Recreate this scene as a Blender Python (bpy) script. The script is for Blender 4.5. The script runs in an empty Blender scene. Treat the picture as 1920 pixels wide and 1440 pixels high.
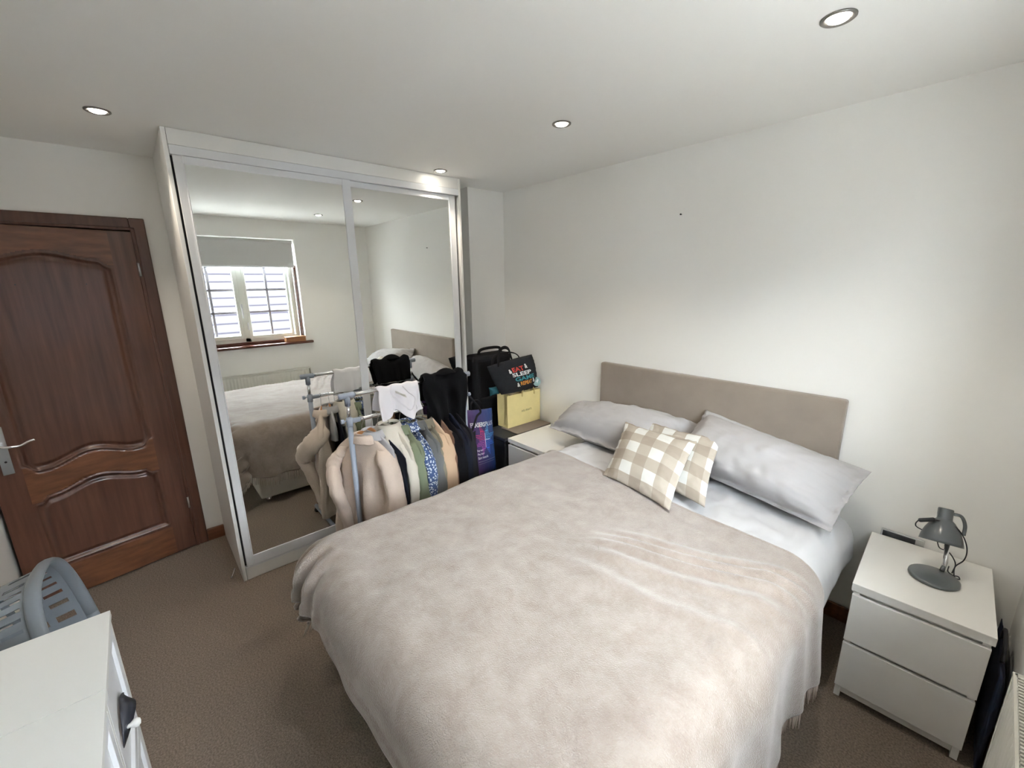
import bpy, bmesh, math, random
from mathutils import Vector, Matrix, noise
random.seed(7)
sc = bpy.context.scene
COL = sc.collection
PI = math.pi

# ------------------------------------------------------------------ camera
CX, CY, CZ = 2.7268, -2.4911, 1.7283
YAW, PITCH, ROLL, FPX = 48.6665, -13.512, -0.7721, 794.86
def cam_axes():
    y, p, r = map(math.radians, (YAW, PITCH, ROLL))
    f = Vector((-math.sin(y)*math.cos(p), math.cos(y)*math.cos(p), math.sin(p)))
    right = Vector((math.cos(y), math.sin(y), 0)); up = right.cross(f)
    return right*math.cos(r)+up*math.sin(r), -right*math.sin(r)+up*math.cos(r), f
_r, _u, _f = cam_axes()
cd = bpy.data.cameras.new('camera'); cam = bpy.data.objects.new('camera', cd); COL.objects.link(cam)
cd.sensor_fit = 'HORIZONTAL'; cd.sensor_width = 36; cd.lens = FPX/1920*36; cd.clip_start = .01
cam.matrix_world = Matrix(((_r.x, _u.x, -_f.x, CX), (_r.y, _u.y, -_f.y, CY), (_r.z, _u.z, -_f.z, CZ), (0, 0, 0, 1)))
sc.camera = cam

# ------------------------------------------------------------------ light and exposure
sc.view_settings.view_transform = 'Standard'; sc.view_settings.look = 'None'
sc.view_settings.exposure = 1.36; sc.view_settings.gamma = 1; sc.view_settings.use_curve_mapping = False
w = bpy.data.worlds.new('sky'); sc.world = w; w.use_nodes = True
bg = w.node_tree.nodes['Background']; bg.inputs[0].default_value = (.88, .96, 1.02, 1); bg.inputs[1].default_value = 18.0
sc.cycles.use_denoising = True
sc.cycles.max_bounces = 12; sc.cycles.diffuse_bounces = 8; sc.cycles.glossy_bounces = 6
sc.cycles.sample_clamp_indirect = 10
H = 2.459                      # ceiling height
WX = 2.98                      # inner face of the window wall
DX = -.672                     # inner face of the door wall
FY = -3.18                     # inner face of the front wall
WY0, WY1, WZ0, WZ1 = -2.15, -.91, 1.05, 2.257    # window opening
pl = bpy.data.lights.new('window_portal', 'AREA'); pl.shape = 'RECTANGLE'; pl.size = WZ1-WZ0; pl.size_y = WY1-WY0
pl.cycles.is_portal = True
po = bpy.data.objects.new('window_portal', pl); COL.objects.link(po)
po.matrix_world = Matrix.Translation((WX+.2, (WY0+WY1)/2, (WZ0+WZ1)/2)) @ Matrix.Rotation(math.radians(90), 4, 'Y')
SPOTS = [(.06, -2.463), (.108, -.798), (1.204, -.815), (2.282, -.825)]

# ------------------------------------------------------------------ materials
def mat(name, col, rough=.6, metal=0, bump=0, bscale=200, var=0, vscale=5, sheen=0, coat=0, col2=None, emis=None, spec=.5, vstretch=None, detail=3):
    m = bpy.data.materials.new(name); m.use_nodes = True; nt = m.node_tree; b = nt.nodes['Principled BSDF']
    b.inputs['Base Color'].default_value = (*col, 1); b.inputs['Roughness'].default_value = rough
    b.inputs['Metallic'].default_value = metal; b.inputs['Specular IOR Level'].default_value = spec
    if sheen: b.inputs['Sheen Weight'].default_value = sheen; b.inputs['Sheen Roughness'].default_value = .4
    if coat: b.inputs['Coat Weight'].default_value = coat; b.inputs['Coat Roughness'].default_value = .15
    if emis: b.inputs['Emission Color'].default_value = (*emis[0], 1); b.inputs['Emission Strength'].default_value = emis[1]
    tc = nt.nodes.new('ShaderNodeTexCoord')
    if var or col2:
        mp = nt.nodes.new('ShaderNodeMapping'); nt.links.new(tc.outputs['Object'], mp.inputs[0])
        if vstretch: mp.inputs['Scale'].default_value = vstretch
        n = nt.nodes.new('ShaderNodeTexNoise'); n.inputs['Scale'].default_value = vscale; n.inputs['Detail'].default_value = detail
        nt.links.new(mp.outputs[0], n.inputs['Vector'])
        r = nt.nodes.new('ShaderNodeValToRGB'); nt.links.new(n.outputs['Fac'], r.inputs[0])
        r.color_ramp.elements[0].position = .3; r.color_ramp.elements[1].position = .7
        c2 = col2 or tuple(c*(1-var) for c in col)
        r.color_ramp.elements[0].color = (*c2, 1); r.color_ramp.elements[1].color = (*col, 1)
        nt.links.new(r.outputs[0], b.inputs['Base Color'])
    if bump:
        n = nt.nodes.new('ShaderNodeTexNoise'); n.inputs['Scale'].default_value = bscale; n.inputs['Detail'].default_value = 4
        nt.links.new(tc.outputs['Object'], n.inputs['Vector'])
        bp = nt.nodes.new('ShaderNodeBump'); bp.inputs['Strength'].default_value = bump; bp.inputs['Distance'].default_value = .003
        nt.links.new(n.outputs['Fac'], bp.inputs['Height']); nt.links.new(bp.outputs[0], b.inputs['Normal'])
    return m
M = {}
M['wall'] = mat('wall_paint', (.86, .855, .83), .85, bump=.05, bscale=60)
M['ceil'] = mat('ceiling_paint', (.87, .87, .85), .9, bump=.03, bscale=40)
M['white'] = mat('white_laminate', (.82, .815, .79), .35)
M['gloss_white'] = mat('white_metal_frame', (.76, .77, .79), .3)
M['mirror'] = mat('mirror_glass', (.90, .92, .90), .0, metal=1)
M['carpet'] = mat('carpet_pile', (.31, .25, .20), 1, bump=1, bscale=350, col2=(.15, .118, .094), vscale=150, detail=6, spec=.1)
M['dark'] = mat('shadow_gap', (.03, .03, .035), .6)
M['chrome'] = mat('chrome', (.75, .75, .76), .15, metal=1)
M['steel'] = mat('satin_steel', (.55, .56, .57), .3, metal=1)
M['bezel'] = mat('brushed_nickel', (.28, .27, .26), .45, metal=1)
M['bluegrey'] = mat('blue_grey_plastic', (.30, .34, .41), .4)
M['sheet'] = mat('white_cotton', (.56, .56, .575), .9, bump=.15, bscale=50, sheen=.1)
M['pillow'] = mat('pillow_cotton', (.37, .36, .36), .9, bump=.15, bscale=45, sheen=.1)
M['headboard'] = mat('suede_headboard', (.27, .226, .187), .9, bump=.15, bscale=500, var=.12, vscale=7, sheen=.3)
M['divan'] = mat('divan_fabric', (.62, .58, .52), .9, bump=.2, bscale=400)
M['fringe'] = mat('fringe_yarn', (.55, .47, .41), .95)
M['grey_lamp'] = mat('grey_enamel', (.11, .125, .135), .28, coat=.3)
M['black'] = mat('black_fabric', (.005, .0055, .007), .95, spec=.15, bump=.3, bscale=300)
M['black2'] = mat('black_nylon', (.009, .0095, .012), .75, spec=.25, bump=.2, bscale=200)
M['bar'] = mat('grey_glazing_bar', (.42, .41, .46), .4)
M['rubber'] = mat('black_plastic', (.02, .022, .03), .45)
M['upvc'] = mat('window_frame_white', (.75, .76, .70), .35)
M['blind'] = mat('blind_fabric', (.60, .60, .59), .9)
M['radiator'] = mat('radiator_enamel', (.74, .74, .68), .35)
M['basket'] = mat('grey_plastic', (.19, .21, .235), .35)
M['yellow'] = mat('yellow_paper', (.72, .60, .28), .6, var=.08, vscale=14)
M['board'] = mat('brown_board', (.23, .185, .155), .7)
M['text_w'] = mat('white_print', (.8, .8, .8), .7)
M['text_r'] = mat('red_print', (.62, .05, .035), .7)
M['text_t'] = mat('teal_print', (.04, .28, .33), .7)
M['text_o'] = mat('orange_print', (.75, .30, .04), .7)
M['text_k'] = mat('dark_print', (.10, .085, .05), .7)
M['wood_hanger'] = mat('varnished_beech', (.50, .24, .09), .4, col2=(.38, .16, .055), vscale=12)
def wood(name, c1, c2, sc_=(18, 18, 1.2), rough=.3, coat=.5):
    m = mat(name, c1, rough, col2=c2, vscale=2.2, vstretch=sc_, coat=coat, detail=6)
    return m
M['door'] = wood('mahogany_upright', (.125, .054, .034), (.068, .028, .019), coat=.25)
M['door_h'] = wood('mahogany_level', (.19, .076, .036), (.10, .040, .021), sc_=(18, 1.2, 18), coat=.15)
M['sill'] = wood('sill_mahogany', (.13, .045, .03), (.07, .025, .018), sc_=(18, 1.2, 18), rough=.2)
M['boxwood'] = wood('pine_box', (.42, .20, .09), (.30, .13, .055), sc_=(18, 1.2, 18), coat=.2)
M['glass'] = mat('window_glass', (1, 1, 1), 0)
_b = M['glass'].node_tree.nodes['Principled BSDF']; _b.inputs['Transmission Weight'].default_value = 1; _b.inputs['IOR'].default_value = 1.02
def blanket_mat():
    m = mat('fleece_throw', (.45, .39, .35), .95, sheen=.6)
    nt = m.node_tree; b = nt.nodes['Principled BSDF']; tc = nt.nodes['Texture Coordinate']
    n = nt.nodes.new('ShaderNodeTexNoise'); n.inputs['Scale'].default_value = 9; n.inputs['Detail'].default_value = 9; n.inputs['Roughness'].default_value = .75; n.inputs['Distortion'].default_value = .3
    nt.links.new(tc.outputs['Object'], n.inputs['Vector'])
    r = nt.nodes.new('ShaderNodeValToRGB'); r.color_ramp.elements[0].position = .36; r.color_ramp.elements[1].position = .62
    r.color_ramp.elements[0].color = (.235, .19, .16, 1); r.color_ramp.elements[1].color = (.31, .262, .23, 1)
    nt.links.new(n.outputs['Fac'], r.inputs[0]); nt.links.new(r.outputs[0], b.inputs['Base Color'])
    n2 = nt.nodes.new('ShaderNodeTexNoise'); n2.inputs['Scale'].default_value = 260; n2.inputs['Detail'].default_value = 3
    nt.links.new(tc.outputs['Object'], n2.inputs['Vector'])
    bp = nt.nodes.new('ShaderNodeBump'); bp.inputs['Strength'].default_value = .8; bp.inputs['Distance'].default_value = .004
    nt.links.new(n2.outputs['Fac'], bp.inputs['Height']); nt.links.new(bp.outputs[0], b.inputs['Normal'])
    return m
M['blanket'] = blanket_mat()
def check_mat():
    m = mat('gingham_linen', (.7, .65, .58), .95); nt = m.node_tree; b = nt.nodes['Principled BSDF']
    uv = nt.nodes.new('ShaderNodeUVMap'); sep = nt.nodes.new('ShaderNodeSeparateXYZ'); nt.links.new(uv.outputs[0], sep.inputs[0])
    def stripe(sock, off):
        a = nt.nodes.new('ShaderNodeMath'); a.operation = 'ADD'; nt.links.new(sock, a.inputs[0]); a.inputs[1].default_value = off
        f = nt.nodes.new('ShaderNodeMath'); f.operation = 'FRACT'; nt.links.new(a.outputs[0], f.inputs[0])
        g = nt.nodes.new('ShaderNodeMath'); g.operation = 'GREATER_THAN'; nt.links.new(f.outputs[0], g.inputs[0]); g.inputs[1].default_value = .5
        return g.outputs[0]
    s1, s2 = stripe(sep.outputs[0], .30), stripe(sep.outputs[1], .62)
    add = nt.nodes.new('ShaderNodeMath'); add.operation = 'ADD'; nt.links.new(s1, add.inputs[0]); nt.links.new(s2, add.inputs[1])
    half = nt.nodes.new('ShaderNodeMath'); half.operation = 'MULTIPLY'; half.inputs[1].default_value = .5; nt.links.new(add.outputs[0], half.inputs[0])
    r = nt.nodes.new('ShaderNodeValToRGB'); r.color_ramp.interpolation = 'CONSTANT'
    r.color_ramp.elements[0].position = 0; r.color_ramp.elements[0].color = (.66, .67, .65, 1)
    e = r.color_ramp.elements.new(.3); e.color = (.40, .355, .30, 1)
    r.color_ramp.elements[-1].position = .8; r.color_ramp.elements[-1].color = (.31, .268, .22, 1)
    nt.links.new(half.outputs[0], r.inputs[0])
    n = nt.nodes.new('ShaderNodeTexNoise'); n.inputs['Scale'].default_value = 60
    mp = nt.nodes.new('ShaderNodeMapping'); mp.inputs['Scale'].default_value = (1, 6, 1)
    nt.links.new(uv.outputs[0], mp.inputs[0]); nt.links.new(mp.outputs[0], n.inputs['Vector'])
    mx = nt.nodes.new('ShaderNodeMixRGB'); mx.blend_type = 'OVERLAY'; mx.inputs[0].default_value = .35
    nt.links.new(r.outputs[0], mx.inputs[1]); nt.links.new(n.outputs['Fac'], mx.inputs[2]); nt.links.new(mx.outputs[0], b.inputs['Base Color'])
    return m
M['check'] = check_mat()
def tile_mat():
    m = mat('roof_tiles', (.5, .46, .44), .95, spec=0); nt = m.node_tree; b = nt.nodes['Principled BSDF']; tc = nt.nodes['Texture Coordinate']
    wv = nt.nodes.new('ShaderNodeTexWave'); wv.bands_direction = 'Z'; wv.wave_profile = 'SAW'; wv.inputs['Scale'].default_value = 1.5; wv.inputs['Distortion'].default_value = .25
    nt.links.new(tc.outputs['Object'], wv.inputs['Vector'])
    r = nt.nodes.new('ShaderNodeValToRGB'); r.color_ramp.elements[0].color = (.013, .012, .015, 1); r.color_ramp.elements[0].position = .12; r.color_ramp.elements[1].position = .24
    r.color_ramp.elements[1].color = (.030, .028, .030, 1)
    nt.links.new(wv.outputs['Fac'], r.inputs[0]); nt.links.new(r.outputs[0], b.inputs['Base Color'])
    return m
M['tiles'] = tile_mat()
def brick_mat():
    m = mat('brickwork', (.4, .2, .12), .95, spec=0); nt = m.node_tree; b = nt.nodes['Principled BSDF']; tc = nt.nodes['Texture Coordinate']
    mp = nt.nodes.new('ShaderNodeMapping'); mp.inputs['Rotation'].default_value = (PI/2, 0, PI/2); nt.links.new(tc.outputs['Object'], mp.inputs[0])
    br = nt.nodes.new('ShaderNodeTexBrick'); br.inputs['Scale'].default_value = 4
    br.inputs['Color1'].default_value = (.060, .020, .010, 1); br.inputs['Color2'].default_value = (.070, .026, .013, 1); br.inputs['Mortar'].default_value = (.04, .035, .03, 1)
    nt.links.new(mp.outputs[0], br.inputs[0]); nt.links.new(br.outputs[0], b.inputs['Base Color'])
    return m
M['brick'] = brick_mat()
M['paving'] = mat('pale_paving', (.5, .48, .45), .9)

# ------------------------------------------------------------------ helpers
WM = {}                                     # world matrices of parents
def link(name, verts, faces, m, parent=None, smooth=False, bevel=0, subsurf=0, solid=0, uvs=None, seg=2):
    me = bpy.data.meshes.new(name)
    inv = WM[parent.name].inverted() if parent is not None else None
    me.from_pydata([tuple(inv @ Vector(v)) if inv else tuple(v) for v in verts], [], faces)
    bm = bmesh.new(); bm.from_mesh(me); bmesh.ops.recalc_face_normals(bm, faces=bm.faces); bm.to_mesh(me); bm.free()
    me.materials.append(m)
    if smooth: me.polygons.foreach_set('use_smooth', [True]*len(me.polygons))
    if uvs:
        l = me.uv_layers.new(name='UVMap')
        for lp in me.loops: l.data[lp.index].uv = uvs[lp.vertex_index]
    o = bpy.data.objects.new(name, me); COL.objects.link(o)
    if parent is not None: o.parent = parent; WM[o.name] = WM[parent.name]
    else: WM[o.name] = Matrix.Identity(4)
    if solid: md = o.modifiers.new('thickness', 'SOLIDIFY'); md.thickness = abs(solid); md.offset = -1 if solid > 0 else 1
    if bevel: md = o.modifiers.new('bevel', 'BEVEL'); md.width = bevel; md.segments = seg; md.limit_method = 'ANGLE'
    if subsurf: md = o.modifiers.new('smooth', 'SUBSURF'); md.levels = subsurf; md.render_levels = subsurf
    return o
def tag(o, label=None, cat=None, group=None, kind=None):
    if label: o['label'] = label
    if cat: o['category'] = cat
    if group: o['group'] = group
    if kind: o['kind'] = kind
    return o
def thing(name, loc, label, cat, group=None, rz=0):
    o = bpy.data.objects.new(name, None); COL.objects.link(o); o.empty_display_size = .05
    o.location = loc; o.rotation_euler = (0, 0, rz); WM[o.name] = Matrix.Translation(loc) @ Matrix.Rotation(rz, 4, 'Z')
    return tag(o, label, cat, group)
class MB:
    def __init__(s): s.v = []; s.f = []
    def add(s, vs, fs):
        n = len(s.v); s.v += [tuple(v) for v in vs]; s.f += [tuple(i+n for i in f) for f in fs]; return s
    def box(s, x0, x1, y0, y1, z0, z1, T=None):
        vs = [(x, y, z) for x in (x0, x1) for y in (y0, y1) for z in (z0, z1)]
        if T: vs = [tuple(T @ Vector(v)) for v in vs]
        return s.add(vs, [(0, 1, 3, 2), (4, 6, 7, 5), (0, 4, 5, 1), (2, 3, 7, 6), (0, 2, 6, 4), (1, 5, 7, 3)])
    def rings(s, rings, cap=True, closed=True):
        n = len(rings[0]); vs = [p for r in rings for p in r]; fs = []
        for i in range(len(rings)-1):
            for j in range(n if closed else n-1):
                k = (j+1) % n; fs.append((i*n+j, i*n+k, (i+1)*n+k, (i+1)*n+j))
        if cap: fs += [tuple(range(n)), tuple(range((len(rings)-1)*n, len(rings)*n))]
        return s.add(vs, fs)
    def tube(s, pts, r, n=10, flat=None):
        pts = [Vector(p) for p in pts]; rings = []
        up = Vector((0, 0, 1)); prev = None
        for i, p in enumerate(pts):
            t = (pts[min(i+1, len(pts)-1)]-pts[max(i-1, 0)]).normalized()
            if prev is None:
                a = t.cross(up); a = t.cross(Vector((1, 0, 0))) if a.length < .05 else a
            else: a = prev - t*prev.dot(t)
            a.normalize(); b = t.cross(a); prev = a
            rr = r[i] if isinstance(r, (list, tuple)) else r
            ra, rb = (rr, rr) if flat is None else (rr*flat[0], rr*flat[1])
            rings.append([p+a*ra*math.cos(2*PI*k/n)+b*rb*math.sin(2*PI*k/n) for k in range(n)])
        return s.rings(rings)
    def lathe(s, prof, c, axis=(0, 0, 1), n=32, sx=1, sy=1):
        ax = Vector(axis).normalized(); a = ax.cross(Vector((0, 1, 0))); a = Vector((1, 0, 0)) if a.length < .05 else a
        a.normalize(); b = ax.cross(a); c = Vector(c)
        return s.rings([[c+ax*h+a*r*sx*math.cos(2*PI*k/n)+b*r*sy*math.sin(2*PI*k/n) for k in range(n)] for r, h in prof])
    def build(s, name, m, parent=None, **k): return link(name, s.v, s.f, m, parent, **k)
def box(name, x0, x1, y0, y1, z0, z1, m, parent=None, T=None, **k): return MB().box(x0, x1, y0, y1, z0, z1, T).build(name, m, parent, **k)
def struct(o): o['kind'] = 'structure'; return o
def grid(nu, nv, fn, uvfn=None):
    vs = []; uv = []
    for j in range(nv+1):
        for i in range(nu+1):
            u, v = i/nu, j/nv; vs.append(tuple(fn(u, v))); uv.append(uvfn(u, v) if uvfn else (u, v))
    fs = [(j*(nu+1)+i, j*(nu+1)+i+1, (j+1)*(nu+1)+i+1, (j+1)*(nu+1)+i) for j in range(nv) for i in range(nu)]
    return vs, fs, uv
def sm(a, b, x): t = max(0, min(1, (x-a)/(b-a))); return t*t*(3-2*t)
def nz(x, y, z=0): return noise.noise(Vector((x, y, z)))
def spline(pts, n=8):
    P = [Vector(p) for p in pts]; P = [P[0]*2-P[1]]+P+[P[-1]*2-P[-2]]; out = []
    for i in range(1, len(P)-2):
        for k in range(n):
            t = k/n; a, b, c, d = P[i-1:i+3]
            out.append(.5*((2*b)+(-a+c)*t+(2*a-5*b+4*c-d)*t*t+(-a+3*b-3*c+d)*t**3))
    out.append(P[-2]); return out
def text_part(name, s, m, parent, mapf, bold=0, depth=.0):
    """writing as thin raised mesh; mapf(u, v) takes the text's own 0..1 box to the surface"""
    c = bpy.data.curves.new(name, 'FONT'); c.body = s; c.offset = bold; c.resolution_u = 3
    o = bpy.data.objects.new('tmp', c); COL.objects.link(o)
    me = bpy.data.meshes.new_from_object(o.evaluated_get(bpy.context.evaluated_depsgraph_get()))
    bpy.data.objects.remove(o)
    vs = [v.co.copy() for v in me.vertices]; fs = [tuple(p.vertices) for p in me.polygons]
    x0 = min(v.x for v in vs); x1 = max(v.x for v in vs); y0 = min(v.y for v in vs); y1 = max(v.y for v in vs)
    return link(name, [mapf((v.x-x0)/(x1-x0), (v.y-y0)/(y1-y0)) for v in vs], fs, m, parent)

# ------------------------------------------------------------------ room shell
T = .2
struct(box('floor', -1.7, WX+.3, FY-T, T, -.1, 0, M['carpet']))
struct(box('ceiling', -1.7, WX+.3, FY-T, T, H, H+.1, M['ceil']))
struct(box('wall_back', DX-T, WX+.3, 0, T, 0, H, M['wall']))
struct(box('wall_front', -1.7, WX+.3, FY-T, FY, 0, H, M['wall']))
DY0, DY1, DZ = -3.18, -2.415, 2.045            # door opening
struct(MB().box(DX-.12, DX, DY1, 0, 0, H).box(DX-.12, DX, FY, DY1, DZ, H).build('wall_left', M['wall']))
struct(MB().box(-1.7, -1.6, FY-T, -1.8, 0, H).box(-1.7, DX-.12, -1.9, -1.8, 0, H).build('wall_hall', M['wall']))
struct(MB().box(WX, WX+.3, FY, WY0, 0, H).box(WX, WX+.3, WY1, 0, 0, H).box(WX, WX+.3, WY0, WY1, 0, WZ0-.03)
       .box(WX, WX+.3, WY0, WY1, WZ1, H).build('wall_right', M['wall']))
struct(box('wall_alcove', DX, -.189, -.365, 0, 0, H, M['wall']))
# baseboards of mahogany
struct(box('baseboard_left', DX, DX+.018, -2.355, -2.256, 0, .085, M['door_h'], bevel=.004))
struct(box('baseboard_back', -.18, WX, -.016, 0, 0, .085, M['door_h'], bevel=.004))
struct(box('baseboard_right', WX-.016, WX, FY, -.016, 0, .085, M['door_h'], bevel=.004))
struct(box('baseboard_front', -.4, WX-.02, FY, FY+.016, 0, .085, M['door_h'], bevel=.004))
# door frame
fr = MB()
fr.box(DX, DX+.022, -2.425, -2.355, 0, 2.114).box(DX, DX+.022, FY+.005, -2.425, 2.046, 2.114)
fr.box(DX, DX+.030, -2.425, -2.405, 0, 2.062).box(DX, DX+.030, FY+.005, -2.405, 2.044, 2.062)
fr.box(DX-.12, DX, -2.432, -2.415, 0, 2.045).box(DX-.12, DX, FY+.002, -2.415, 2.036, 2.046)
struct(fr.build('trim_1', M['door'], bevel=.006))

# ------------------------------------------------------------------ door leaf, a little open
ang = math.radians(11.3); hx, hy = DX+.030, -2.425
du = Vector((math.sin(ang), -math.cos(ang), 0)); dn = Vector((math.cos(ang), math.sin(ang), 0))
def leaf(s, z, d): return Vector((hx, hy, 0))+du*s+Vector((0, 0, z))+dn*d
LW = .752
def zu1(s): e = abs(s-.376); return 1.851+.034*(1-sm(.20, .25, e))+.038*(.5+.5*math.cos(min(e/.2, 1)*PI))
def zl1(s): e = abs(s-.376); return .767+.052*(.5+.5*math.cos(min(e/.19, 1)*PI))+.048*sm(.215, .262, e)
def zu2(s): e = abs(s-.376); return .608+.03*(1-sm(.205, .235, e))+.05*(.5+.5*math.cos(min(e/.2, 1)*PI))
def prof(e):
    if e < 0: return 0
    return -.010*sm(0, .006, e)+.014*math.exp(-((e-.014)/.008)**2)-.004*sm(.02, .03, e)+.009*sm(.034, .055, e)
def dh(s, z):
    e1 = min(s-.102, .650-s, zu1(s)-z, z-zl1(s)); e2 = min(s-.102, .650-s, zu2(s)-z, z-.205)
    return prof(max(e1, e2))
nu, nv = 130, 330
vs, fs, _ = grid(nu, nv, lambda u, v: leaf(u*LW, .012+v*2.022, .0+dh(u*LW, .012+v*2.022)))
m_ = MB().add(vs, fs)
bk = [leaf(0, .012, -.036), leaf(LW, .012, -.036), leaf(LW, 2.034, -.036), leaf(0, 2.034, -.036)]
f4 = [leaf(0, .012, 0), leaf(LW, .012, 0), leaf(LW, 2.034, 0), leaf(0, 2.034, 0)]
m_.add(bk+f4, [(0, 1, 2, 3), (0, 1, 5, 4), (1, 2, 6, 5), (2, 3, 7, 6), (3, 0, 4, 7)])
me_door = m_.build('door_1', M['door']); struct(me_door)
me_door.data.materials.append(M['door_h'])
for p in me_door.data.polygons:
    c = p.center; s = (Vector((c.x, c.y, 0))-Vector((hx, hy, 0))).dot(du); z = c.z
    if .102 < s < .650 and (zu1(s) < z or z < .205 or (zu2(s) < z < zl1(s))): p.material_index = 1
me_door.data.polygons.foreach_set('use_smooth', [i < nu*nv for i in range(len(me_door.data.polygons))])
h = MB(); pp = [leaf(s, z, d) for s in (.672, .712) for z in (.80, 1.052) for d in (0, .008)]
h.add(pp, [(0, 1, 3, 2), (4, 6, 7, 5), (0, 4, 5, 1), (2, 3, 7, 6), (0, 2, 6, 4), (1, 5, 7, 3)])
ho = h.build('handle_plate', M['steel'], me_door, bevel=.002)
MB().tube(spline([leaf(.692, .958, .008), leaf(.692, .958, .04), leaf(.670, .952, .05), leaf(.632, .948, .05), leaf(.60, .962, .052), leaf(.578, .966, .05)]), .007, 10).build('lever', M['chrome'], me_door, smooth=True)
MB().tube([leaf(.692, .868, .006), leaf(.692, .868, .0095)], .005, 12).build('keyhole', M['dark'], me_door)
for z in (1.79, .29):
    MB().tube([leaf(-.004, z, .004), leaf(-.004, z+.075, .004)], .006, 10).build('hinge', M['steel'], me_door, smooth=True)
for s in (.235, .493):
    MB().tube([leaf(s, 1.748, .001), leaf(s, 1.748, .0022)], .003, 10).build('screw_hole', M['dark'], me_door)

# ------------------------------------------------------------------ window with blind, sill, view
WXF = WX+.12
wf = MB()
FY0, FY1, FZ0, FZ1 = -2.122, -.938, 1.078, 2.256
def rect_frame(mb, y0, y1, z0, z1, wd, x0, x1, wb=None):
    wb = wb or wd
    mb.box(x0, x1, y0, y0+wd, z0, z1).box(x0, x1, y1-wd, y1, z0, z1).box(x0, x1, y0+wd, y1-wd, z0, z0+wb).box(x0, x1, y0+wd, y1-wd, z1-wd, z1)
rect_frame(wf, FY0, FY1, FZ0, FZ1, .05, WXF, WXF+.06)
wf.box(WXF, WXF+.06, -1.545, -1.485, FZ0, FZ1)
win = struct(wf.build('window_1', M['upvc'], bevel=.005))
for (a, b, fx, th) in ((-2.085, -1.545, -.018, .042), (-1.487, -1.003, 0.004, .030)):
    s_ = MB(); rect_frame(s_, a, b, 1.12, 2.19, th, WXF+fx, WXF+fx+.05)
    sash = s_.build('sash', M['upvc'], win, bevel=.006)
    g = MB(); gy = (a+b)/2
    g.box(WXF+.018, WXF+.03, gy-.011, gy+.011, 1.14, 2.17)
    for z in (1.425, 1.68, 1.935): g.box(WXF+.018, WXF+.03, a+.02, b-.02, z-.011, z+.011)
    g.build('glazing_bar', M['bar'], sash)
    box('pane', WXF+.022, WXF+.026, a+.02, b-.02, 1.14, 2.17, M['glass'], sash)
MB().box(WXF-.03, WXF-.016, -1.545, -1.527, 1.40, 1.52).box(WXF-.045, WXF-.03, -1.542, -1.53, 1.36, 1.47).build('casement_handle', M['gloss_white'], win, bevel=.003)
MB().box(WXF-.02, WXF-.004, -1.503, -1.487, 1.22, 1.31).build('casement_handle', M['gloss_white'], win, bevel=.003)
struct(MB().box(WXF-.05, WXF, WY1-.028, WY1-.001, WZ0, 1.96).box(WXF-.05, WXF, WY0+.001, WY0+.028, WZ0, 1.96).build('trim_2', M['sill'], bevel=.003))
struct(MB().box(WX-.045, WXF+.06, WY0-.07, WY1+.075, WZ0-.03, WZ0).box(WXF-.03, WXF, WY0, WY1, WZ0, WZ0+.03).build('trim_3', M['sill'], bevel=.008))
bl = thing('roller_blind', (WX+.04, -1.53, 2.25), 'grey white roller blind pulled a quarter of the way down the window', 'blind')
vs, fs, _ = grid(2, 14, lambda u, v: (WX+.03+.0005*math.sin(v*9), WY0+.025+u*(WY1-WY0-.05), 1.945+v*.28))
link('fabric', vs, fs, M['blind'], bl, solid=.002)
MB().tube([(WX+.05, WY0+.015, 2.225), (WX+.05, WY1-.015, 2.225)], .022, 20).build('roller', M['blind'], bl, smooth=True)
box('bottom_bar', WX+.024, WX+.038, WY0+.025, WY1-.025, 1.935, 1.955, M['gloss_white'], bl, bevel=.003)
wb = thing('wooden_box', (WX-.01, -1.03, WZ0), 'small flat wooden box lying at the end of the window sill', 'box', rz=math.radians(3))
box('body', WX-.04, WX+.07, -1.145, -.925, WZ0, WZ0+.045, M['boxwood'], wb, bevel=.002)
box('lid', WX-.042, WX+.072, -1.148, -.922, WZ0+.046, WZ0+.062, M['boxwood'], wb, bevel=.003)
# neighbouring house seen through the window
nb = thing('neighbour_house', (11, -2, -3), 'neighbouring brick house with a tiled roof outside the window', 'house')
MB().box(10, 16, -14, 9, -3, .35).build('brick_wall', M['brick'], nb)
MB().add([(9.6, -14.5, .25), (9.6, 9.5, .25), (13.2, 6, 3.6), (13.2, -11, 3.6), (16.4, -14.5, .25), (16.4, 9.5, .25)],
         [(0, 1, 2, 3), (4, 5, 2, 3), (0, 3, 4), (1, 2, 5)]).build('roof', M['tiles'], nb)
for y in (-9, -6.5, -3.6, -1, 2, 5):
    wn = box('house_window', 9.94, 10.0, y, y+1.3, -1.4, -.1, M['upvc'], nb)
    box('pane', 9.92, 9.94, y+.1, y+1.2, -1.3, -.2, M['bluegrey'], wn)
struct(box('ground', WX+.5, 40, -25, 20, -3.1, -3, M['paving']))

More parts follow.
